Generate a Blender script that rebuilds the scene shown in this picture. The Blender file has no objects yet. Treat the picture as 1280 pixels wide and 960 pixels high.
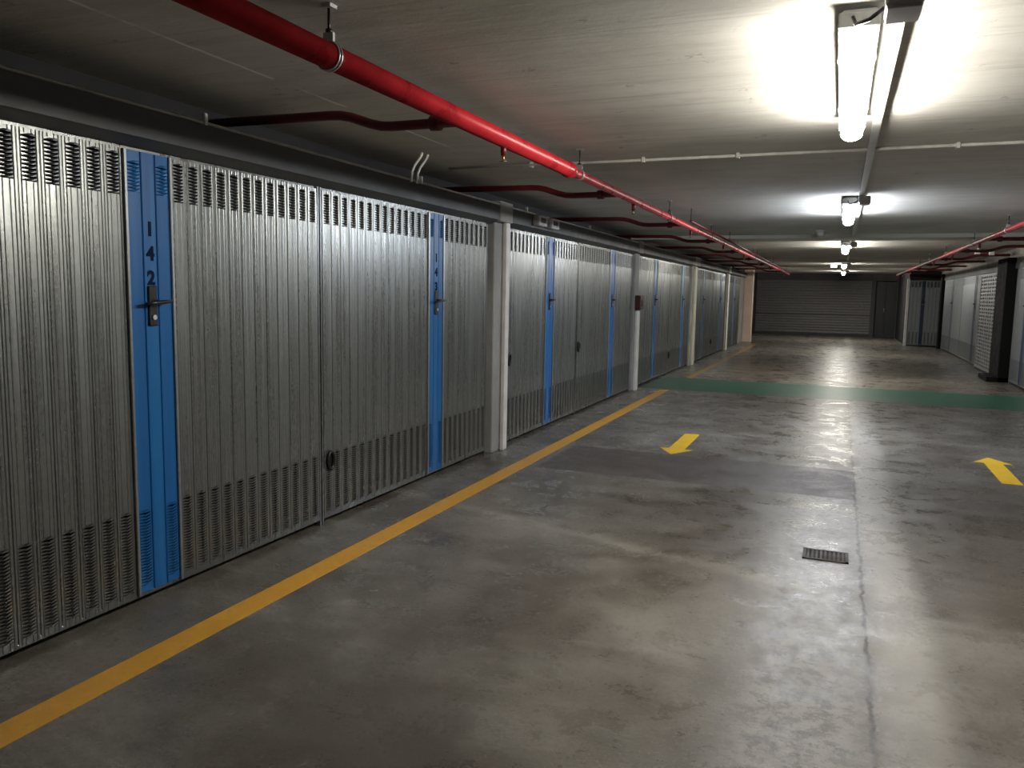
import bpy, math, random
from mathutils import Matrix, Vector
random.seed(7)
S = bpy.context.scene
COL = S.collection
XL, XR = -2.975, 2.97          # planes of the left and right rows of doors
ZC = 2.47                      # ceiling
YF, YB = 34.3, -6.0            # far wall, wall behind the camera

# ---------------------------------------------------------------- helpers
class MB:
    def __init__(s): s.v = []; s.f = []; s.sm = []
    def quad(s, a, b, c, d, smooth=False):
        n = len(s.v); s.v += [a, b, c, d]; s.f.append((n, n+1, n+2, n+3)); s.sm.append(smooth)
    def box(s, x0, x1, y0, y1, z0, z1, bev=0.0):
        if bev <= 0:
            n = len(s.v)
            s.v += [(x, y, z) for z in (z0, z1) for (x, y) in ((x0, y0), (x1, y0), (x1, y1), (x0, y1))]
            for f in ((3, 2, 1, 0), (4, 5, 6, 7), (0, 1, 5, 4), (1, 2, 6, 5), (2, 3, 7, 6), (3, 0, 4, 7)):
                s.f.append(tuple(n+i for i in f)); s.sm.append(False)
            return
        b = bev
        rings = [(z0, b), (z0+b, 0), (z1-b, 0), (z1, b)]
        n = len(s.v)
        for z, i in rings:
            c = b if i == 0 else b*1.6
            a0, a1, c0, c1 = x0+i*.6, x1-i*.6, y0+i*.6, y1-i*.6
            s.v += [(a0+c, c0, z), (a1-c, c0, z), (a1, c0+c, z), (a1, c1-c, z), (a1-c, c1, z), (a0+c, c1, z), (a0, c1-c, z), (a0, c0+c, z)]
        s.f.append(tuple(n+i for i in range(7, -1, -1))); s.sm.append(False)
        s.f.append(tuple(n+24+i for i in range(8))); s.sm.append(False)
        for r in range(3):
            for i in range(8):
                j = (i+1) % 8
                s.f.append((n+r*8+i, n+r*8+j, n+r*8+8+j, n+r*8+8+i)); s.sm.append(False)
    def tube(s, pts, r, seg=14, caps=True):
        """round tube through pts; r a number or one radius per point"""
        pts = [Vector(p) for p in pts]
        rs = r if isinstance(r, (list, tuple)) else [r]*len(pts)
        n0 = len(s.v); up = None
        for i, p in enumerate(pts):
            t = (pts[min(i+1, len(pts)-1)] - pts[max(i-1, 0)]).normalized()
            if up is None:
                up = Vector((0, 0, 1)) if abs(t.z) < .9 else Vector((1, 0, 0))
            a = t.cross(up).normalized(); b = a.cross(t).normalized(); up = b
            for k in range(seg):
                an = 2*math.pi*k/seg
                s.v.append(tuple(p + a*(math.cos(an)*rs[i]) + b*(math.sin(an)*rs[i])))
        for i in range(len(pts)-1):
            for k in range(seg):
                j = (k+1) % seg
                s.f.append((n0+i*seg+k, n0+i*seg+j, n0+(i+1)*seg+j, n0+(i+1)*seg+k)); s.sm.append(True)
        if caps:
            s.f.append(tuple(n0+k for k in range(seg-1, -1, -1))); s.sm.append(False)
            m = n0+(len(pts)-1)*seg
            s.f.append(tuple(m+k for k in range(seg))); s.sm.append(False)
    def prism(s, prof, axis, a, b, smooth=False):
        """profile (list of 2D points) extruded along axis 'x','y','z'"""
        def P(p, t):
            return {'x': (t, p[0], p[1]), 'y': (p[0], t, p[1]), 'z': (p[0], p[1], t)}[axis]
        n = len(s.v); k = len(prof)
        s.v += [P(p, a) for p in prof] + [P(p, b) for p in prof]
        s.f.append(tuple(n+i for i in range(k-1, -1, -1))); s.sm.append(False)
        s.f.append(tuple(n+k+i for i in range(k))); s.sm.append(False)
        for i in range(k):
            j = (i+1) % k
            s.f.append((n+i, n+j, n+k+j, n+k+i)); s.sm.append(smooth)
    def build(s, name, mat, parent=None, fix=True):
        me = bpy.data.meshes.new(name)
        me.from_pydata(s.v, [], s.f); me.polygons.foreach_set('use_smooth', s.sm)
        me.materials.append(mat); me.update()
        if fix:
            import bmesh
            bm = bmesh.new(); bm.from_mesh(me); bmesh.ops.recalc_face_normals(bm, faces=bm.faces); bm.to_mesh(me); bm.free()
        o = bpy.data.objects.new(name, me); COL.objects.link(o)
        if parent: o.parent = parent
        return o

def tag(o, label=None, cat=None, group=None, kind=None):
    for k, v in (('label', label), ('category', cat), ('group', group), ('kind', kind)):
        if v: o[k] = v
    return o
def empty(name, loc, rz, label, cat, group=None):
    o = bpy.data.objects.new(name, None); COL.objects.link(o); o.empty_display_size = .1
    o.location = loc; o.rotation_euler = (0, 0, rz)
    return tag(o, label, cat, group)
def copy_tree(o, parent=None):
    c = o.copy(); COL.objects.link(c)
    if parent: c.parent = parent
    for ch in list(o.children): copy_tree(ch, c)
    return c

# ---------------------------------------------------------------- materials
class NT:
    def __init__(s, name):
        s.m = bpy.data.materials.new(name); s.m.use_nodes = True
        s.t = s.m.node_tree; s.bsdf = s.t.nodes['Principled BSDF']
        s.co = s.t.nodes.new('ShaderNodeTexCoord').outputs['Object']
    def new(s, typ, **kw):
        n = s.t.nodes.new(typ)
        for k, v in kw.items(): setattr(n, k, v)
        return n
    def put(s, sock, v):
        if isinstance(v, bpy.types.NodeSocket): s.t.links.new(v, sock)
        elif v is not None: sock.default_value = v
    def mapping(s, scale=(1, 1, 1), loc=(0, 0, 0), rot=(0, 0, 0)):
        n = s.new('ShaderNodeMapping'); s.put(n.inputs['Vector'], s.co)
        n.inputs['Scale'].default_value = scale; n.inputs['Location'].default_value = loc; n.inputs['Rotation'].default_value = rot
        return n.outputs[0]
    def noise(s, scale, detail=6, rough=.6, vec=None, dist=0.):
        n = s.new('ShaderNodeTexNoise'); s.put(n.inputs['Vector'], vec or s.co)
        n.inputs['Scale'].default_value = scale; n.inputs['Detail'].default_value = detail
        n.inputs['Roughness'].default_value = rough; n.inputs['Distortion'].default_value = dist
        return n.outputs[0]
    def ramp(s, f, a, b, va=0., vb=1.):
        n = s.new('ShaderNodeMapRange'); n.clamp = True
        n.interpolation_type = 'SMOOTHSTEP'
        for i, v in enumerate((f, a, b, va, vb)): s.put(n.inputs[i], v)
        return n.outputs[0]
    def math(s, op, a, b=None, c=None):
        n = s.new('ShaderNodeMath', operation=op)
        for i, v in enumerate((a, b, c)): s.put(n.inputs[i], v)
        return n.outputs[0]
    def mix(s, f, a, b, mode='MIX'):
        n = s.new('ShaderNodeMix', data_type='RGBA', blend_type=mode)
        s.put(n.inputs[0], f)
        for i, v in ((6, a), (7, b)):
            s.put(n.inputs[i], v if isinstance(v, bpy.types.NodeSocket) else (*v[:3], 1))
        return n.outputs[2]
    def sep(s):
        n = s.new('ShaderNodeSeparateXYZ'); s.put(n.inputs[0], s.co); return n.outputs
    def band(s, v, a, b, soft=.02):
        return s.math('MULTIPLY', s.ramp(v, a-soft, a+soft), s.ramp(v, b-soft, b+soft, 1, 0))
    def bump(s, h, dist=.01, strength=1.):
        n = s.new('ShaderNodeBump'); n.inputs['Distance'].default_value = dist; n.inputs['Strength'].default_value = strength
        s.put(n.inputs['Height'], h); s.put(s.bsdf.inputs['Normal'], n.outputs[0])
    def set(s, **kw):
        for k, v in kw.items(): s.put(s.bsdf.inputs[k.replace('_', ' ')], v if not isinstance(v, tuple) else (*v[:3], 1))
        return s.m

def simple(name, col, rough=.5, metal=0., var=.15, scale=8., spec=.5):
    t = NT(name)
    n = t.noise(scale, 5)
    c = t.mix(t.ramp(n, .3, .7), tuple(x*(1-var) for x in col), tuple(min(1, x*(1+var)) for x in col))
    return t.set(Base_Color=c, Roughness=t.ramp(n, .3, .7, rough*.85, min(1, rough*1.15)), Metallic=metal, Specular_IOR_Level=spec)

def concrete_floor():
    t = NT('floor_concrete'); x, y, z = t.sep()
    big = t.noise(.5, 5, .6, dist=.6); mid = t.noise(2.0, 10, .72, dist=.4); fine = t.noise(34, 8, .75)
    streak = t.noise(1.3, 10, .72, vec=t.mapping((.6, 1.6, 1)), dist=.4)
    c = t.mix(t.ramp(big, .35, .65), (.085, .076, .063), (.180, .165, .140))
    c = t.mix(t.ramp(mid, .40, .66, 0, .85), c, (.060, .047, .033))
    c = t.mix(t.ramp(streak, .45, .72, 0, .75), c, (.255, .242, .22))
    c = t.mix(t.ramp(fine, .45, .68, 0, .6), c, (.066, .057, .047))
    c = t.mix(t.ramp(t.noise(70, 4, .7), .52, .7, 0, .45), c, (.30, .285, .255))
    # slab joint, paler worn slab edge beside it
    wob2 = t.math('MULTIPLY_ADD', t.noise(5., 6, .75), .09, -.045)
    xj = t.math('ADD', x, wob2)
    c = t.mix(t.math('MULTIPLY', t.band(xj, .225, .46, .07), t.ramp(mid, .35, .6, .85, .5)), c, (.33, .315, .29))
    jt = t.math('MULTIPLY', t.band(xj, .188, .204, .007), t.ramp(y, 8., 10., 1., .3))
    c = t.mix(t.math('MULTIPLY', jt, t.ramp(fine, .35, .6, .5, .95)), c, (.022, .018, .015))
    # pitted worn strip along the joint
    strip = t.math('MULTIPLY', t.band(xj, -.28, .18, .15), t.ramp(y, 6.3, 6.5, 1, .3))
    c = t.mix(t.math('MULTIPLY', strip, .5), c, (.31, .30, .28))
    pit = t.math('MULTIPLY', strip, t.ramp(t.noise(15, 8, .8), .47, .55))
    c = t.mix(t.math('MULTIPLY', pit, .75), c, (.06, .052, .045))
    # long pale ridge running obliquely over the left lane
    diag = t.math('ADD', t.math('MULTIPLY_ADD', x, .30, y), t.math('MULTIPLY', wob2, 2.2))
    cr = t.math('MULTIPLY', t.band(diag, 4.22, 4.30, .06), t.ramp(x, -.3, .1, 1, 0))
    c = t.mix(t.math('MULTIPLY', cr, t.ramp(mid, .4, .65, .6, .15)), c, (.30, .28, .24))
    # tyre-worn dark blotches in both lanes
    bl = t.ramp(t.noise(.9, 6, .62, vec=t.mapping((1, .8, 1), (3.1, 1.7, 0)), dist=.3), .46, .62)
    blot = t.math('MULTIPLY', bl, t.band(x, -2.4, -.5, .5))
    c = t.mix(t.math('MULTIPLY', blot, .62), c, (.056, .046, .036))
    lane = t.math('MULTIPLY', t.band(t.math('ADD', x, t.math('MULTIPLY', wob2, 3.)), .62, 1.9, .3), t.band(y, 4.6, 7.0, .8))
    c = t.mix(t.math('MULTIPLY', lane, .6), c, (.085, .074, .062))
    # old filled trench across the left lane
    wob = t.math('MULTIPLY_ADD', t.noise(3., 4), .04, -.02)
    patch = t.math('MULTIPLY', t.band(t.math('ADD', y, wob), 6.40, 7.5, .012), t.band(t.math('ADD', x, wob), -2.36, .2, .03))
    c = t.mix(t.math('MULTIPLY', patch, t.ramp(mid, .35, .6, .85, .55)), c, (.066, .050, .047))
    jd = t.math('MULTIPLY', t.band(xj, .188, .203, .007), t.ramp(y, 6.2, 7.5, .9, .3))
    c = t.mix(t.math('MULTIPLY', jd, t.ramp(t.noise(9, 7, .8), .40, .60, .08, .85)), c, (.028, .023, .018))
    r = t.ramp(t.math('ADD', t.math('MULTIPLY', t.noise(3.2, 9, .75, dist=.3), .7), t.math('MULTIPLY', fine, .3)), .36, .64, .17, .50)
    r = t.math('MULTIPLY_ADD', patch, .16, t.math('MULTIPLY_ADD', jd, .12, r))
    t.bump(t.math('ADD', t.math('MULTIPLY', t.noise(9, 9, .78), .8), t.math('MULTIPLY', fine, .4)), .006, .5)
    return t.set(Base_Color=c, Roughness=r, Specular_IOR_Level=.42)

def concrete_ceiling():
    t = NT('ceiling_concrete'); x, y, z = t.sep()
    big = t.noise(.7, 5, .6, dist=.5)
    lines = t.noise(3, 8, .72, vec=t.mapping((.45, 3.2, 1)), dist=.3)
    c = t.mix(t.ramp(big, .3, .7), (.50, .485, .43), (.66, .645, .595))
    c = t.mix(t.ramp(lines, .45, .75, 0, .5), c, (.35, .335, .30))
    spots = t.ramp(t.noise(5.5, 5, .8), .62, .70)
    c = t.mix(t.math('MULTIPLY', spots, .5), c, (.15, .12, .10))
    sp = t.math('MULTIPLY', t.band(t.math('ADD', x, t.math('MULTIPLY_ADD', lines, .02, -.01)), -2.52, -2.500, .005), t.ramp(t.noise(1.6, 3), .42, .5))
    sp = t.math('MULTIPLY', sp, t.ramp(y, 4.6, 5.2, 1, 0))
    c = t.mix(t.math('MULTIPLY', sp, .95), c, (.9, .88, .84))
    board = t.math('PINGPONG', t.math('ADD', y, t.math('MULTIPLY', lines, .01)), .25)
    seam = t.ramp(board, .0, .012, 1, 0)
    c = t.mix(t.math('MULTIPLY', seam, .22), c, (.2, .18, .16))
    t.bump(t.math('ADD', lines, t.math('MULTIPLY', t.noise(30, 5), .3)), .006, .5)
    return t.set(Base_Color=c, Roughness=.85, Specular_IOR_Level=.25)

def plaster(name, col, var=.2):
    t = NT(name)
    n = t.noise(1.6, 7, .65); f = t.noise(24, 6, .7)
    c = t.mix(t.ramp(n, .3, .7), tuple(v*(1-var) for v in col), tuple(v*(1+var*.6) for v in col))
    t.bump(f, .004, .5)
    return t.set(Base_Color=c, Roughness=.8, Specular_IOR_Level=.3)

def zinc(name, col, rough, metal=.85):
    t = NT(name)
    v = t.new('ShaderNodeTexVoronoi'); v.inputs['Scale'].default_value = 55
    t.put(v.inputs['Vector'], t.co)
    sp = t.new('ShaderNodeSeparateColor'); t.put(sp.inputs[0], v.outputs['Color'])
    streak = t.noise(1, 5, .6, vec=t.mapping((26, 26, .5)))
    dirt = t.noise(2.2, 6, .65)
    c = t.mix(sp.outputs[0], tuple(x*.93 for x in col), tuple(x*1.06 for x in col))
    c = t.mix(t.ramp(streak, .4, .7, 0, .3), c, tuple(x*.7 for x in col))
    c = t.mix(t.ramp(dirt, .5, .75, 0, .25), c, (.22, .20, .17))
    r = t.math('ADD', t.ramp(streak, .3, .7, rough-.06, rough+.09), t.math('MULTIPLY', sp.outputs[1], .02))
    return t.set(Base_Color=c, Roughness=r, Metallic=metal)

def blue_paint():
    t = NT('blue_paint')
    streak = t.noise(1, 5, .6, vec=t.mapping((18, 18, .6))); n = t.noise(6, 5)
    c = t.mix(t.ramp(streak, .35, .7), (.006, .098, .31), (.009, .135, .38))
    c = t.mix(t.ramp(n, .55, .75, 0, .3), c, (.01, .06, .2))
    return t.set(Base_Color=c, Roughness=.34, Specular_IOR_Level=.5)

def road_paint(name, col, worn=.5, base=(.16, .145, .125)):
    t = NT(name)
    n = t.noise(4, 7, .7); f = t.noise(30, 5, .7)
    c = t.mix(t.ramp(n, .35, .7), tuple(v*.8 for v in col), col)
    c = t.mix(t.ramp(t.math('ADD', t.math('MULTIPLY', n, .6), t.math('MULTIPLY', f, .4)), .52, .62, 0, worn), c, base)
    return t.set(Base_Color=c, Roughness=.42)

def lamp_glow(name, col, strength):
    t = NT(name)
    return t.set(Base_Color=(.8, .8, .8), Roughness=.4, Emission_Color=col, Emission_Strength=strength)

M = dict(
    floor=concrete_floor(), ceiling=concrete_ceiling(),
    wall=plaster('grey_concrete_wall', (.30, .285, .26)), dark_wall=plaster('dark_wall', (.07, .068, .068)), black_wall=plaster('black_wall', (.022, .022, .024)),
    pillar=plaster('grey_pillar', (.34, .34, .32)), beige=plaster('beige_pillar_paint', (.80, .63, .52), .1),
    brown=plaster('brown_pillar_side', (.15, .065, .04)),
    zinc=zinc('galvanised_steel', (.255, .268, .26), .29, .86), zinc_trim=zinc('galvanised_trim', (.36, .38, .39), .34, .8),
    zinc_dull=zinc('dull_galvanised_steel', (.26, .28, .295), .42, .6),
    blue=blue_paint(), navy=simple('navy_paint', (.02, .035, .075), .4),
    black=simple('black_plastic', (.012, .012, .013), .35), digits=simple('digit_paint', (.005, .012, .035), .8, spec=.12),
    header=simple('header_steel', (.05, .053, .054), .55), conduit=simple('grey_conduit', (.42, .42, .40), .4),
    pale_conduit=simple('pale_conduit', (.55, .54, .50), .4),
    red=simple('red_pipe_paint', (.50, .018, .028), .30, 0, .2, 5), dark_red=simple('dark_red_paint', (.11, .007, .009), .4, 0, .2),
    red_dull=simple('dull_red_pipe_paint', (.27, .014, .02), .42, 0, .25, 5), box_red=simple('box_dark_red', (.05, .009, .009), .4), steel=simple('zinc_hanger', (.5, .5, .5), .35, .8), brass=simple('sprinkler_brass', (.35, .25, .12), .35, .9),
    white=simple('white_paint', (.72, .71, .68), .45, 0, .08), cream=simple('cream_paint', (.62, .60, .47), .5, 0, .1),
    housing=simple('lamp_housing_plastic', (.36, .36, .35), .5), box=simple('grey_box_plastic', (.42, .42, .43), .5),
    yellow=road_paint('yellow_paint', (.72, .36, .018), .35), yellow_old=road_paint('worn_yellow_paint', (.36, .22, .06), .75),
    arrow=road_paint('arrow_paint', (.90, .56, .02), .25),
    green=road_paint('green_paint', (.018, .115, .07), .35, (.09, .10, .09)),
    grate=simple('rusty_iron', (.045, .033, .028), .6, .4), pit=simple('pit_shade_black', (.01, .01, .01), .9),
    shutter=simple('shutter_grey', (.12, .115, .115), .55, 0, .1), shutter_low=simple('shutter_seal_dark', (.03, .03, .03), .7),
    door_dark=simple('dark_door_steel', (.018, .02, .024), .5), black_paint=simple('gap_and_pillar_black', (.006, .006, .006), .75, spec=.15),
    mesh=zinc('perforated_steel', (.40, .41, .41), .5, .5),
)
LW = 94.
M['glow_warm'] = lamp_glow('lamp_glow_warm', (1., .955, .87), LW)
M['glow_cold'] = lamp_glow('lamp_glow_cold', (.83, .89, 1.), LW*1.15)
M['glow_small'] = lamp_glow('small_lamp_glow', (1., .98, .95), 12.)

# ---------------------------------------------------------------- the setting
def struct(name, mb, mat, label=None, parent=None):
    o = mb.build(name, mat, parent)
    if not parent: o['kind'] = 'structure'
    if label: o['label'] = label
    return o
m = MB(); m.box(-3.6, 3.6, YB-.2, 36., -.2, 0); struct('floor', m, M['floor'])
m = MB(); m.box(-3.6, 3.6, YB-.2, 36., ZC, ZC+.2); struct('ceiling', m, M['ceiling'])
m = MB(); m.box(-3.6, -3.3, YB-.2, 36., 0, ZC); struct('wall_left', m, M['black_wall'])  # near-black colour stands in for the shade above the header and inside the garages
m = MB(); m.box(3.3, 3.6, YB-.2, 36., 0, ZC); struct('wall_right', m, M['wall'])
m = MB(); m.box(-3.3, 3.3, YB-.2, YB, 0, ZC); struct('wall_back', m, M['wall'])
# far wall with a wide shutter opening and a doorway
m = MB()
m.box(-3.3, 3.3, YF, YF+.3, 2.2, ZC); m.box(1.12, 1.27, YF, YF+.3, 0, 2.2); m.box(2.02, 3.3, YF, YF+.3, 0, 2.2)
m.box(-3.3, -3.25, YF, YF+.3, 0, 2.2); m.box(-3.3, 3.3, YF+.9, YF+1., 0, 2.2)
struct('wall_far', m, M['dark_wall'])
# right end: side passage wall that carries the door facing the camera
m = MB(); m.box(2.06, 3.3, 29.08, 29.3, 2.13, ZC); m.box(2.06, 2.2, 29.3, YF, 0, ZC); m.box(2.2, 3.3, 29.5, 29.6, 0, ZC); struct('wall_right_end', m, M['black_wall'])  # darkness of the doorway put into the wall colour
# right wall above the doors and plain wall nearer than the doors
m = MB(); m.box(XR-.02, 3.3, YB, 29.08, 2.16, ZC); m.box(XR, 3.3, YB, 14.5, 0, 2.16); m.box(XR, 3.3, 28.35, 29.08, 0, 2.16)
struct('wall_right_front', m, M['wall'])
# left: concrete between and beyond the bays
m = MB(); m.box(-3.25, XL+.01, 26.5, 27.72, 0, 2.17); m.box(-3.25, XL+.01, YB, 1.5, 0, 2.17)
struct('wall_left_front', m, M['wall'])
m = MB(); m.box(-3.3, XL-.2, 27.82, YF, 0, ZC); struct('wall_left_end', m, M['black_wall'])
# downstand beams
for i, (ya, yb, zz) in enumerate(((13.35, 14.0, 2.415), (21.9, 22.6, 2.41), (27.6, 28.2, 2.40))):
    m = MB(); m.box(-3.3, 3.3, ya, yb, zz, ZC); struct('beam', m, M['ceiling'])
# steel header over the left doors: recessed soffit, front face, top lip
m = MB()
prof = [(-3.07, 2.12), (-2.968, 2.118), (-2.90, 2.15), (-2.89, 2.15), (-2.89, 2.277), (-2.91, 2.277), (-2.91, 2.175), (-3.07, 2.175)]
m.prism(prof, 'y', YB, 27.7); struct('trim_1', m, M['header'])
m = MB(); m.prism([(3.07, 2.10), (2.94, 2.10), (2.94, 2.2), (3.07, 2.2)], 'y', 14.4, 29.0); struct('trim_2', m, M['header'])
# pillars between the bays
PIL = [(6.765, 7.06), (12.22, 12.49), (17.38, 18.03), (22.98, 23.5)]
for ya, yb in PIL:
    m = MB(); m.box(-3.25, XL+.035, ya, yb, 0, 2.32, .008); m.box(-3.0, -2.882, ya, yb, 2.14, 2.32, .006); struct('pillar', m, M['pillar'])
# beige column at the end of the left row, brown on its corridor-left edge
m = MB(); m.box(-2.985, -2.70, 27.78, 28.15, 0, ZC, .01); o = struct('pillar', m, M['beige'], 'beige painted column at the far end of the left row')
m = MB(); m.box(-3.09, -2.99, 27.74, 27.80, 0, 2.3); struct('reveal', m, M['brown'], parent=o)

# ---------------------------------------------------------------- garage doors
ZT = 2.105
PROF = [(0, -.006), (.035, 0), (.12, 0), (.155, .0018), (.19, 0), (.81, 0), (.845, .0018), (.88, 0), (.965, 0), (1, -.006)]
SUB = [(0, 0), (.2, 0), (.25, .0014), (.30, 0), (.70, 0), (.75, .0014), (.80, 0), (1, 0)]   # low ribs on the pan where it is not pierced
def ribbed(mb, t0, t1, z0, z1, vents, pitch=.1, prof=PROF, ventcols=None, louvres=True):
    """a sheet of vertical ribs from t0 to t1 with pressed open louvres in the vent zones"""
    n = max(1, round((t1-t0)/pitch)); p = (t1-t0)/n
    P = lambda t, w, z: (-t, w, z)
    for c in range(n):
        for (a, wa), (b, wb) in zip(prof[:-1], prof[1:]):
            ta, tb = t0+(c+a)*p, t0+(c+b)*p
            has = louvres and (b-a) > .3 and (ventcols is None or c in ventcols)
            if not has:
                mb.quad(P(ta, wa, z0), P(tb, wb, z0), P(tb, wb, z1), P(ta, wa, z1)); continue
            zz = z0
            tm = (ta+tb)/2
            for (va, vb, step, gap) in vents:
                pan(mb, ta, tb, wa, zz, va, ventcols is None)
                k = int(round((vb-va)/step)); h = (vb-va)/k
                for i in range(k):
                    lo, hi = va+i*h+gap, va+(i+1)*h
                    d = .004 if i < k-1 else 0
                    o = .007
                    if va < 1:      # low vents open upwards
                        mb.quad(P(ta, wa, lo), P(tm, wa, lo-d), P(tm, wa+o, hi-d), P(ta, wa, hi))
                        mb.quad(P(tm, wa, lo-d), P(tb, wb, lo), P(tb, wb, hi), P(tm, wa+o, hi-d)); continue
                    # two halves meeting in a shallow chevron, bottom lip pushed out
                    mb.quad(P(ta, wa, lo), P(tm, wa+o, lo-d), P(tm, wa, hi-d), P(ta, wa, hi))
                    mb.quad(P(tm, wa+o, lo-d), P(tb, wb, lo), P(tb, wb, hi), P(tm, wa, hi-d))
                zz = vb
            pan(mb, ta, tb, wa, zz, z1, ventcols is None)
def pan(mb, ta, tb, w, z0, z1, ribs):
    for (a, wa), (b, wb) in (zip(SUB[:-1], SUB[1:]) if ribs else [((0, 0), (1, 0))]):
        a, b = ta+(tb-ta)*a, ta+(tb-ta)*b
        mb.quad((-a, w+wa, z0), (-b, w+wb, z0), (-b, w+wb, z1), (-a, w+wa, z1))
BPROF = [(0, -.004), (.04, .002), (.08, .004), (.92, .004), (.96, .002), (1, -.004)]

def digits_mesh(txt, size, spacing, z_top):
    cu = bpy.data.curves.new('number', 'FONT'); cu.body = txt[0]
    out = MB(); dg = None
    z = z_top
    for ch in txt:
        cu = bpy.data.curves.new('digit', 'FONT'); cu.body = ch; cu.size = size; cu.align_x = 'CENTER'; cu.extrude = .0012; cu.offset = .0035
        to = bpy.data.objects.new('digit', cu); COL.objects.link(to)
        dg = bpy.context.evaluated_depsgraph_get(); me = bpy.data.meshes.new_from_object(to.evaluated_get(dg))
        n = len(out.v)
        out.v += [(-v.co.x, v.co.z, v.co.y+z-size*.72) for v in me.vertices]
        for pl in me.polygons: out.f.append(tuple(n+i for i in pl.vertices)); out.sm.append(False)
        bpy.data.objects.remove(to); bpy.data.curves.remove(cu); bpy.data.meshes.remove(me)
        z -= spacing
    return out

def garage_door(loc, rz, width, stripe, label, group, number=None, ring=None, sheet='zinc', panel='blue', sw=.25, full=True):
    """origin at the viewer's left foot of the door; t runs to the viewer's right"""
    root = empty('garage_door', loc, rz, label, 'garage door', group)
    P = lambda t, w, z: (-t, w, z)
    vents = [(.075, .46, .0145, .0034), (1.90, 2.085, .0155, .0065)]
    zb = .045
    s0, s1 = stripe-sw/2, stripe+sw/2
    tr = .016
    m = MB()
    m.box(-.013, 0, -.05, -.001, 0, ZT+.015); m.box(-width, -width+.013, -.05, -.001, 0, ZT+.015)
    m.box(-width, 0, -.05, -.012, ZT, ZT+.015)
    m.build('door_frame', M[sheet], root)
    if s0-tr-.04 > .05:
        m = MB(); ribbed(m, .017, s0-tr, zb, ZT-.002, vents, louvres=full); m.build('ribbed_sheet', M[sheet], root, fix=False)
    if s1+tr < width-.08:
        m = MB(); ribbed(m, s1+tr, width-.017, zb, ZT-.002, vents, louvres=full); m.build('ribbed_sheet', M[sheet], root, fix=False)
    m = MB(); m.box(-width+.015, -.015, -.03, -.001, zb-.008, zb+.012, .003); m.build('bottom_rail', M[sheet], root)
    m = MB(); ribbed(m, s0, s1, zb+.01, ZT-.002, [(.09, .45, .0145, .0025), (1.92, 2.06, .0155, .003)], pitch=sw/3, prof=BPROF, ventcols=(0, 2), louvres=full)
    tag(m.build('centre_panel', M[panel], root, fix=False), 'blue painted centre panel' if panel == 'blue' else 'dark centre panel')
    for t in (s0-tr, s1):
        m = MB(); m.box(-t-tr, -t, -.004, .012, zb, ZT-.002, .002); m.build('edge_strip', M['zinc_trim' if sheet == 'zinc' else sheet], root)
    # handle: long plate, lever and lock cylinder
    c = stripe
    m = MB(); m.box(-c-.026, -c+.026, .004, .014, 1.315, 1.50, .004); hp = m.build('handle_plate', M['black'], root)
    m = MB(); m.tube([P(c, .01, 1.425), P(c, .05, 1.425)], .011, 10)
    m.tube([P(c-.075, .048, 1.418), P(c-.02, .052, 1.423), P(c+.03, .052, 1.427), P(c+.078, .05, 1.430)], [.007, .010, .010, .008], 10)
    m.build('lever', M['black'], hp)
    m = MB(); m.tube([P(c, .012, 1.355), P(c, .022, 1.355)], .012, 12); m.build('lock_cylinder', M['steel'], hp)
    if number:
        d = digits_mesh(number, .088, .112, 1.795)
        d.v = [(v[0]-c, v[1]+.0052, v[2]) for v in d.v]
        tag(d.build('door_number', M['digits'], root), 'dark painted digits')
    if ring:
        t, z = ring
        m = MB()
        pts = [P(t+.030*math.cos(a), .014, z+.058*math.sin(a)) for a in [2*math.pi*k/20 for k in range(21)]]
        m.tube(pts, .011, 8, caps=False); m.box(-t-.024, -t+.024, 0, .008, z-.05, z+.05, .003)
        m.build('pull_ring', M['black'], root)
    return root
GL, GR = 'garage doors along the left wall', 'garage doors along the right wall'
RL, RR = -math.pi/2, math.pi/2
def left(y0, y1, stripe_y, label, **kw):
    return garage_door((XL, y0, 0), RL, y1-y0, stripe_y-y0, label, GL, **kw)
left(1.60, 4.152, 2.84, 'nearest grey ribbed garage door, its blue panel numbered 142', number='142', sw=.245)
left(4.165, 6.70, 5.69, 'grey ribbed garage door between the one numbered 142 and the first white edged pillar', number='143', ring=(.075, .41), sw=.235)
left(7.085, 9.40, 8.39, 'grey ribbed garage door just beyond the first white edged pillar', ring=(.14, .85))
left(9.43, 12.19, 11.02, 'grey ribbed garage door just before the half white post with the red box', ring=(.06, .85))
left(12.52, 15.12, 13.87, 'grey ribbed garage door just beyond the half white post, by the green band', ring=None)
left(15.15, 17.35, 16.50, 'grey ribbed garage door just before the cream post', ring=(.09, .365))
left(18.06, 20.5, 19.2, 'grey ribbed garage door just beyond the cream post')
left(20.53, 22.95, 22.07, 'far grey ribbed garage door just before the last pale post', ring=(.09, .35))
left(23.53, 26.45, 25.05, 'farthest grey ribbed garage door on the left, nearest the beige column')
def right(y0, y1, stripe_y, label, **kw):
    return garage_door((XR, y1, 0), RR, y1-y0, y1-stripe_y, label, GR, **kw)
right(24.05, 27.95, 25.95, 'grey garage door on the right just before the dark post at the corner', sheet='zinc_dull', panel='navy')
right(20.9, 24.0, 21.75, 'grey garage door on the right beside the perforated metal screen', sheet='zinc_dull', panel='navy')
right(14.55, 17.1, 16.1, 'grey garage door at the right edge of the photo, nearer than the black block', sheet='zinc_dull', panel='navy')
garage_door((2.075, 29.05, 0), math.pi, .90, .41, 'narrow bluish grey garage door facing the camera at the far right corner', GR, sheet='zinc_dull', panel='navy', sw=.10)

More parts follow.
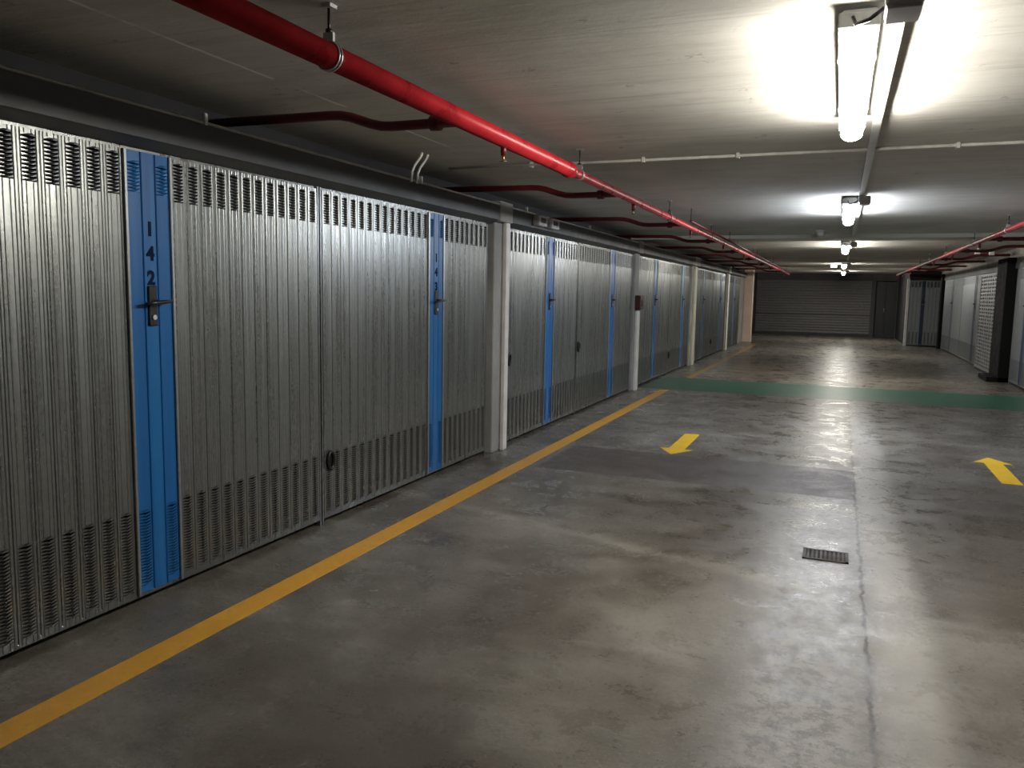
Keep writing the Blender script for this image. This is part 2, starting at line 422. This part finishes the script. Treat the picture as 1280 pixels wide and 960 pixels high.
# ---------------------------------------------------------------- posts, pillar fittings
PG = 'pale posts between the left doors'
def post(y0, y1, z1, mat, label, x1=XL+.075):
    m = MB(); m.box(XL+.036, x1, y0, y1, 0, z1, .006)
    return tag(m.build('post', M[mat], None), label, 'post', PG)
post(6.955, 7.045, 2.165, 'white', 'narrow white post on the first grey pillar beyond the second blue panel')
post(12.30, 12.46, 1.25, 'white', 'white post reaching half height below the dark red box')
post(17.56, 17.80, 2.12, 'cream', 'cream full height post between the left doors in mid distance')
post(23.1, 23.34, 2.12, 'white', 'farthest pale post on the left, before the beige column')
t = empty('wall_box', (XL+.036, 12.38, 1.27), 0, 'small dark red box on the grey pillar above the half height white post', 'box')
m = MB(); m.box(0, .09, -.13, .13, 0, .22, .01); m.build('box_body', M['box_red'], t)
m = MB(); m.box(.088, .10, -.05, .05, .05, .15, .004); m.build('box_cover', M['black'], t)

# right side: black block standing in for a dark gap, with plinth, dark corner post, white post, perforated screen
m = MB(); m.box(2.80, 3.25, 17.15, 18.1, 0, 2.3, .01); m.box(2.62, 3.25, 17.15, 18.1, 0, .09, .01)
o = struct('pillar', m, M['black_paint'], 'black block in place of a dark gap, with a low black plinth, on the right')
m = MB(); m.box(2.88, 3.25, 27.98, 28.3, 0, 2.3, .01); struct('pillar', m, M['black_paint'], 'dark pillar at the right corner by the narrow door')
m = MB(); m.box(1.99, 2.07, 28.98, 29.06, 0, 2.16, .006); tag(m.build('post', M['white'], None), 'slim white post beside the narrow door at the far right', 'post')
# screen: frame and sheet of punched holes
t = empty('perforated_screen', (2.93, 18.2, 0), 0, 'tall perforated metal screen between black block and right hand doors', 'screen')
m = MB()
for a, b, c, d in ((0, 2.6, .03, .06), (0, 2.6, 2.05, 2.08)): m.box(-.02, .02, a, b, c, d)
for a in (0, 2.56): m.box(-.02, .02, a, a+.04, 0, 2.08)
m.build('screen_frame', M['mesh'], t)
m = MB(); nz, ny = 26, 9
for i in range(nz+1):
    z = .06+i*(1.99/nz); m.box(-.004, .004, .04, 2.56, z-.019, z+.019)
for j in range(ny+1):
    y = .04+j*(2.52/ny); m.box(-.006, .006, y-.05, y+.05, .06, 2.05)
m.build('perforated_sheet', M['mesh'], t)

# ---------------------------------------------------------------- far end
t = empty('roller_shutter', (-3.25, YF+.06, 0), 0, 'wide grey closed shutter across the far end wall', 'shutter')
m = MB(); H = 2.2; n = 20
for i in range(n):
    z0 = .10+i*(H-.10)/n; z1 = .10+(i+1)*(H-.10)/n
    m.prism([(0, z0), (-.018, z0+.012), (-.026, (z0+z1)/2), (-.018, z1-.012), (0, z1), (.02, z1), (.02, z0)], 'x', 0, 4.37)
m.build('slat_curtain', M['shutter'], t)
m = MB(); m.box(0, 4.37, -.03, .02, 0, .10); m.box(0, 4.37, -.034, 0, .83, .87); m.build('bottom_bar', M['shutter_low'], t)
m = MB()
for a, b in ((1.27, 1.645), (1.65, 2.02)):
    m.box(a, b, YF+.15, YF+.19, 0.01, 2.18, .004)
    m.box(a+.06, b-.06, YF+.14, YF+.15, .2, 1.0); m.box(a+.06, b-.06, YF+.14, YF+.15, 1.1, 2.0)
o = struct('door_1', m, M['door_dark'], 'dark steel double door in the doorway right of the shutter')
m = MB(); m.box(1.60, 1.62, YF+.09, YF+.14, 1.0, 1.15, .004); m.build('door_handle', M['steel'], o)

# ---------------------------------------------------------------- floor markings and drain
def flat(name, pts, mat, label, cat, group=None, z=.002):
    m = MB(); m.prism(pts, 'z', 0.0004, z)
    return tag(m.build(name, M[mat]), label, cat, group)
flat('yellow_line', [(-2.575, YB), (-2.435, YB), (-2.435, 12.68), (-2.575, 12.68)], 'yellow', 'long yellow line painted along the floor in front of the left doors', 'floor line')
flat('yellow_line', [(-2.53, 14.72), (-2.42, 14.72), (-2.36, 26.5), (-2.47, 26.5)], 'yellow_old', 'worn yellow line on the floor beyond the green band', 'floor line')
flat('green_band', [(-2.93, 12.75), (2.9, 12.75), (2.9, 14.65), (-2.93, 14.65)], 'green', 'wide green band painted across the corridor floor', 'floor band', z=.0018)
def arrow(cx, ytip, ytail, lean, label):
    d = -1 if ytip < ytail else 1
    yh = ytip-d*.30
    pts = [(cx, ytip), (cx-d*-.165, yh), (cx+.078, yh), (cx+.078+lean, ytail), (cx-.078+lean, ytail), (cx-.078, yh), (cx-.165*d, yh)]
    if d < 0: pts = [(cx, ytip), (cx+.165, yh), (cx+.078, yh), (cx+.078+lean, ytail), (cx-.078+lean, ytail), (cx-.078, yh), (cx-.165, yh)]
    return flat('floor_arrow', pts, 'arrow', label, 'floor arrow', 'yellow arrows painted on the floor')
arrow(-1.40, 7.50, 8.72, 0, 'yellow floor arrow pointing towards the camera beside the left doors')
arrow(1.41, 8.76, 7.55, 0, 'yellow floor arrow pointing away, at the right side of the floor')
t = empty('drain_grate', (.01, 4.905, 0), 0, 'small dark iron drain grate set in the floor beside the slab joint', 'drain')
m = MB(); w, d = .125, .10
for a, b, c, e in ((-w, w, -d, -d+.018), (-w, w, d-.018, d), (-w, -w+.018, -d, d), (w-.018, w, -d, d)): m.box(a, b, c, e, .0005, .007)
m.build('grate_frame', M['grate'], t)
m = MB()
for i in range(9):
    x = -w+.03+i*(2*w-.06)/8; m.box(x-.006, x+.006, -d+.01, d-.01, .001, .006)
m.build('grate_bars', M['grate'], t)
m = MB(); m.box(-w+.01, w-.01, -d+.01, d-.01, .0003, .0012); m.build('pit_shade_sheet', M['pit'], t)  # flat black sheet on the floor, painted shade of the pit below the bars

# ---------------------------------------------------------------- lamps
def make_lamp(glow, x, y, label):
    L = .87
    t = empty('ceiling_lamp', (x, y, ZC), 0, label, 'ceiling lamp', 'tube lamps in a row down the ceiling')
    m = MB(); m.prism([(-.05, -.015), (.05, -.015), (.064, -.03), (.064, -.06), (-.064, -.06), (-.064, -.03)], 'y', -L, L); m.build('lamp_housing', M['housing'], t)
    m = MB()
    pr = [(-.056, -.06)]+[(-.054*math.cos(a), -.100-.036*math.sin(a)) for a in [math.pi*k/10 for k in range(11)]]+[(.056, -.06)]
    m.prism(pr, 'y', -L-.004, L+.004, True); m.build('diffuser', glow, t)
    for s in (-1, 1):
        m = MB(); m.box(-.066, .066, s*(L-.012)-.022, s*(L-.012)+.022, -.078, -.022, .006); m.build('end_cap', M['housing'], t)
    for s in (-.5, .5):
        m = MB(); m.box(-.069, .069, s*L-.012, s*L+.012, -.068, -.014); m.box(-.02, .02, s*L-.012, s*L+.012, -.016, 0); m.build('bracket', M['steel'], t)
    m = MB(); m.tube([(-.02, -L-.03, -.05), (-.01, -L-.07, -.085), (.03, -L-.11, -.085), (.07, -L-.13, -.06)], .007, 8); m.build('cable', M['black'], t)
    return t
lamps = [('nearest long tube lamp on the ceiling, brightest and largest', .005, 3.87, 'glow_warm'),
         ('second tube lamp down the ceiling, beyond the thin cross conduit', .035, 9.25, 'glow_cold'),
         ('third tube lamp down the ceiling, just beyond the shallow beam', .04, 15.75, 'glow_warm'),
         ('fourth tube lamp down the ceiling, with a small lamp at its left', .05, 24.0, 'glow_warm'),
         ('last tube lamp before the far shutter', .06, 30.6, 'glow_warm')]
L0 = None
for lab, x, y, g in lamps:
    make_lamp(M[g], x, y, lab)
    t = empty('junction_box', (x+.122, y-1.06, ZC), 0, 'grey junction box on the trunking at the near end of the '+lab.split(' lamp')[0].replace('nearest long', 'nearest')+' lamp', 'junction box', 'junction boxes beside the tube lamps')
    m = MB(); m.box(-.052, .052, -.08, .08, -.10, -.0335, .008); m.build('box_body', M['box'], t)
    m = MB(); m.box(-.048, .048, -.075, .075, -.108, -.0985, .003); m.build('lid', M['box'], t)
t = empty('ceiling_emergency_lamp', (-.22, 25, ZC), 0, 'small bright emergency lamp on the ceiling left of the fourth tube lamp', 'emergency lamp')
m = MB(); m.box(-.09, .09, -.06, .06, -.05, .002, .006); m.build('lamp_housing', M['white'], t)
m = MB(); m.box(-.08, .08, -.05, .05, -.085, -.05, .01); m.build('diffuser', M['glow_small'], t)
# cable trunking beside the lamps
t = empty('cable_trunking', (.1275, 0, ZC), 0, 'grey cable trunking running along the ceiling beside the tube lamps', 'cable trunking')
for ya, yb in ((2.0, 13.34), (14.01, 21.89), (22.61, 27.59), (28.21, YF-.01)):
    m = MB(); m.box(-.022, .022, ya, yb, -.032, -.0006); m.build('trunking_length', M['conduit'], t)

# cross conduit with clips
t = empty('conduit', (0, 5.74, ZC), 0, 'thin pale conduit across the ceiling beyond the nearest lamp', 'conduit')
m = MB(); m.tube([(-2.88, -.02, -.02), (-1.2, 0, -.02), (0, .01, -.015), (1.5, .0, -.015), (3.25, .02, -.015)], .011, 10); m.build('tube', M['pale_conduit'], t)
for x in (-2.2, -1.35, -.70, .62, 1.5, 2.3):
    m = MB(); m.box(x-.012, x+.012, -.02, .02, -.036, 0, .003); m.build('clip', M['pale_conduit'], t)
# conduit lying along the top of the left header
t = empty('conduit', (-2.90, 0, 2.289), 0, 'thin grey conduit running along the top of the left door header', 'conduit')
m = MB(); m.tube([(0, YB+.1, 0), (0, 27.6, 0)], .008, 10); m.build('tube', M['conduit'], t)
for y in (1.0, 3.13, 5.3, 7.45, 9.6, 11.75):
    m = MB(); m.box(-.012, .014, y-.012, y+.012, -.012, .045, .003); m.build('clip', M['conduit'], t)
for i, dy in enumerate((0., .085)):
    m = MB(); m.tube([(-2.878, 5.12+dy, 2.27), (-2.872, 5.12+dy, 2.34), (-2.85, 5.12+dy, 2.385), (-2.82, 5.12+dy, 2.42), (-2.80, 5.12+dy, 2.445), (-2.79, 5.12+dy, ZC)], .009, 8)
    tag(m.build('loop_cable', M['white']), ('nearer' if i == 0 else 'farther')+' short pale cable looping from ceiling to left header', 'cable', 'pale cables at the end of the cross conduit')
for i, (ya, lab) in enumerate(((7.6, 'nearer'), (7.98, 'farther'))):
    t = empty('header_box', (-2.8905, ya, 2.172), 0, 'grey box on the left header over the first pillar bay, '+lab+' of the pair', 'junction box', 'grey boxes on the left header')
    m = MB(); m.box(0, .07, 0, .25, 0, .105, .008); m.build('box_body', M['box'], t)
    m = MB(); m.box(.068, .075, .06, .19, .03, .08, .002); m.build('cover', M['black'], t)
# smoke detector
t = empty('smoke_detector', (-.317, 12.5, ZC), 0, 'round white smoke detector on the ceiling left of the lamps', 'smoke detector')
m = MB(); m.tube([(0, 0, 0), (0, 0, -.02)], .065, 20); m.build('base', M['white'], t)
m = MB(); m.tube([(0, 0, -.018), (0, 0, -.06), (0, 0, -.085), (0, 0, -.09)], [.05, .05, .035, .02], 20); m.build('sensor_head', M['white'], t)
for (x, y), lab in zip(((2.29, 17.0), (2.57, 17.35)), ('nearer the lamps', 'nearer the right doors')):
    t = empty('ceiling_box', (x, y, ZC), 0, 'small white box hanging under the ceiling at the right, '+lab, 'box', 'small white boxes under the ceiling')
    m = MB(); m.tube([(0, 0, 0), (0, 0, -.05)], .012, 8); m.build('stem', M['white'], t)
    m = MB(); m.box(-.045, .045, -.04, .04, -.12, -.05, .008); m.build('box_body', M['white'], t)

# ---------------------------------------------------------------- sprinkler pipes
def sprinkler_pipe(x, z, s, y0, y1, big_to, branches, label, hangers, red):
    """s = -1: branches run to the left wall, +1: to the right wall"""
    t = empty('sprinkler_pipe', (x, 0, z), 0, label, 'sprinkler pipe', 'red sprinkler pipes')
    R1, R2 = .044, .031
    m = MB()
    if big_to > y0:
        m.tube([(0, y0, 0), (0, big_to-.05, 0), (0, big_to-.049, 0), (0, big_to, 0), (0, big_to+.03, 0), (0, big_to+.09, 0), (0, y1, 0)], [R1, R1, R1+.008, R1+.008, R1+.002, R2, R2], 18)
    else:
        m.tube([(0, y0, 0), (0, y1, 0)], R2, 16)
    m.build('main_pipe', red, t)
    for yb in branches:
        r = .024
        m = MB()
        m.tube([(s*.0, yb, 0), (s*.40, yb, 0), (s*.46, yb, .004), (s*.52, yb, .018), (s*.64, yb, .058), (s*.70, yb, .070), (s*.77, yb, .074), (s*1.60, yb, .082)], r, 12)
        b = m.build('branch_pipe', M['dark_red'], t)
        m = MB(); m.tube([(s*.13, yb, 0), (s*.135, yb, 0), (s*.185, yb, 0), (s*.19, yb, 0)], [.028, .036, .036, .028], 14)
        m.box(s*.16-.012, s*.16+.012, yb-.05, yb+.05, -.01, .01); m.build('coupling', M['dark_red'], b)
        ys = yb+.46
        if ys < y1:
            m = MB(); m.tube([(0, ys, -.025), (0, ys, -.085)], .015, 10); sp = m.build('sprinkler_drop', M['dark_red'], t)
            m = MB(); m.tube([(0, ys, -.085), (0, ys, -.10), (0, ys, -.115)], [.010, .006, .006], 8); m.tube([(0, ys, -.115), (0, ys, -.118)], .020, 12); m.build('sprinkler_head', M['brass'], sp)
    for yh in hangers:
        if yh < y0: continue
        R = (R1 if yh < big_to else R2)+.004
        zc = ZC-z
        m = MB()
        pts = [(R*math.cos(a), yh, R*math.sin(a)) for a in [2*math.pi*k/20 for k in range(21)]]
        for dy in (-.008, .008): m.tube([(p[0], yh+dy, p[2]) for p in pts], .004, 6, caps=False)
        m.box(-.02, .02, yh-.006, yh+.006, R, R+.03)
        h = m.build('hanger_clamp', M['steel'], t)
        m = MB(); m.tube([(0, yh, R+.01), (0, yh, zc)], .005, 8); m.tube([(0, yh, R+.03), (0, yh, R+.042)], .012, 6); m.build('hanger_rod', M['black'], h)
        m = MB(); m.box(-.02, .02, yh-.02, yh+.02, zc-.012, zc); m.build('hanger_plate', M['steel'], h)
    return t
br = [3.52+2.87*k for k in range(9)]
sprinkler_pipe(-1.685, 2.30, -1, -5.5, 29.5, 5.1, br, 'red sprinkler main running along the ceiling above the left doors', [2.42, 5.3, 8.4, 11.3, 14.3, 17.1, 20, 23], M['red'])
sprinkler_pipe(1.71, 2.30, 1, -5.5, 29.5, -9, [12.1+2.87*k for k in range(6)], 'red sprinkler main running along the ceiling at the right', [10.6, 13.1, 16.4, 19.3, 21.4], M['red_dull'])
# a second, thin red line beside the left main
t = empty('thin_pipe', (-1.60, 0, 2.33), 0, 'thin dark red pipe hung beside the far half of the left sprinkler main', 'pipe')
m = MB(); m.tube([(0, 9.2, 0), (0, 29.0, 0)], .014, 8); m.build('tube', M['dark_red'], t)
for y in (9.2, 12.6, 17, 21.2, 26.5):
    m = MB(); m.tube([(0, y, 0), (0, y, ZC-2.33)], .005, 8); m.build('hanger_rod', M['black'], t)

# ---------------------------------------------------------------- camera, world, view
f, vp, hs = 1000., (1050., 373.), .018
Yc = Vector((vp[0]-640, -(vp[1]-480), -f)).normalized()
Zc = Vector((1, -hs, 0)).cross(Yc).normalized()
if Zc.y < 0: Zc = -Zc
Xc = Yc.cross(Zc)
cam = bpy.data.cameras.new('camera'); co = bpy.data.objects.new('camera', cam); COL.objects.link(co)
cam.sensor_fit = 'HORIZONTAL'; cam.sensor_width = 36.; cam.lens = 36.*f/1280.; cam.clip_start = .05; cam.clip_end = 200
R = Matrix((Xc, Yc, Zc)).to_4x4()
co.matrix_world = Matrix.Translation((0, 0, 1.5)) @ R
S.camera = co
w = bpy.data.worlds.new('world'); S.world = w; w.use_nodes = True
w.node_tree.nodes['Background'].inputs[0].default_value = (0, 0, 0, 1); w.node_tree.nodes['Background'].inputs[1].default_value = 0
vs = S.view_settings
S.display_settings.display_device = 'sRGB'
vs.view_transform = 'Standard'; vs.look = 'None'; vs.gamma = 1; vs.exposure = .12; vs.use_curve_mapping = False
S.cycles.use_denoising = True
S.cycles.max_bounces = 8; S.cycles.diffuse_bounces = 5; S.cycles.glossy_bounces = 4
S.cycles.sample_clamp_indirect = 6
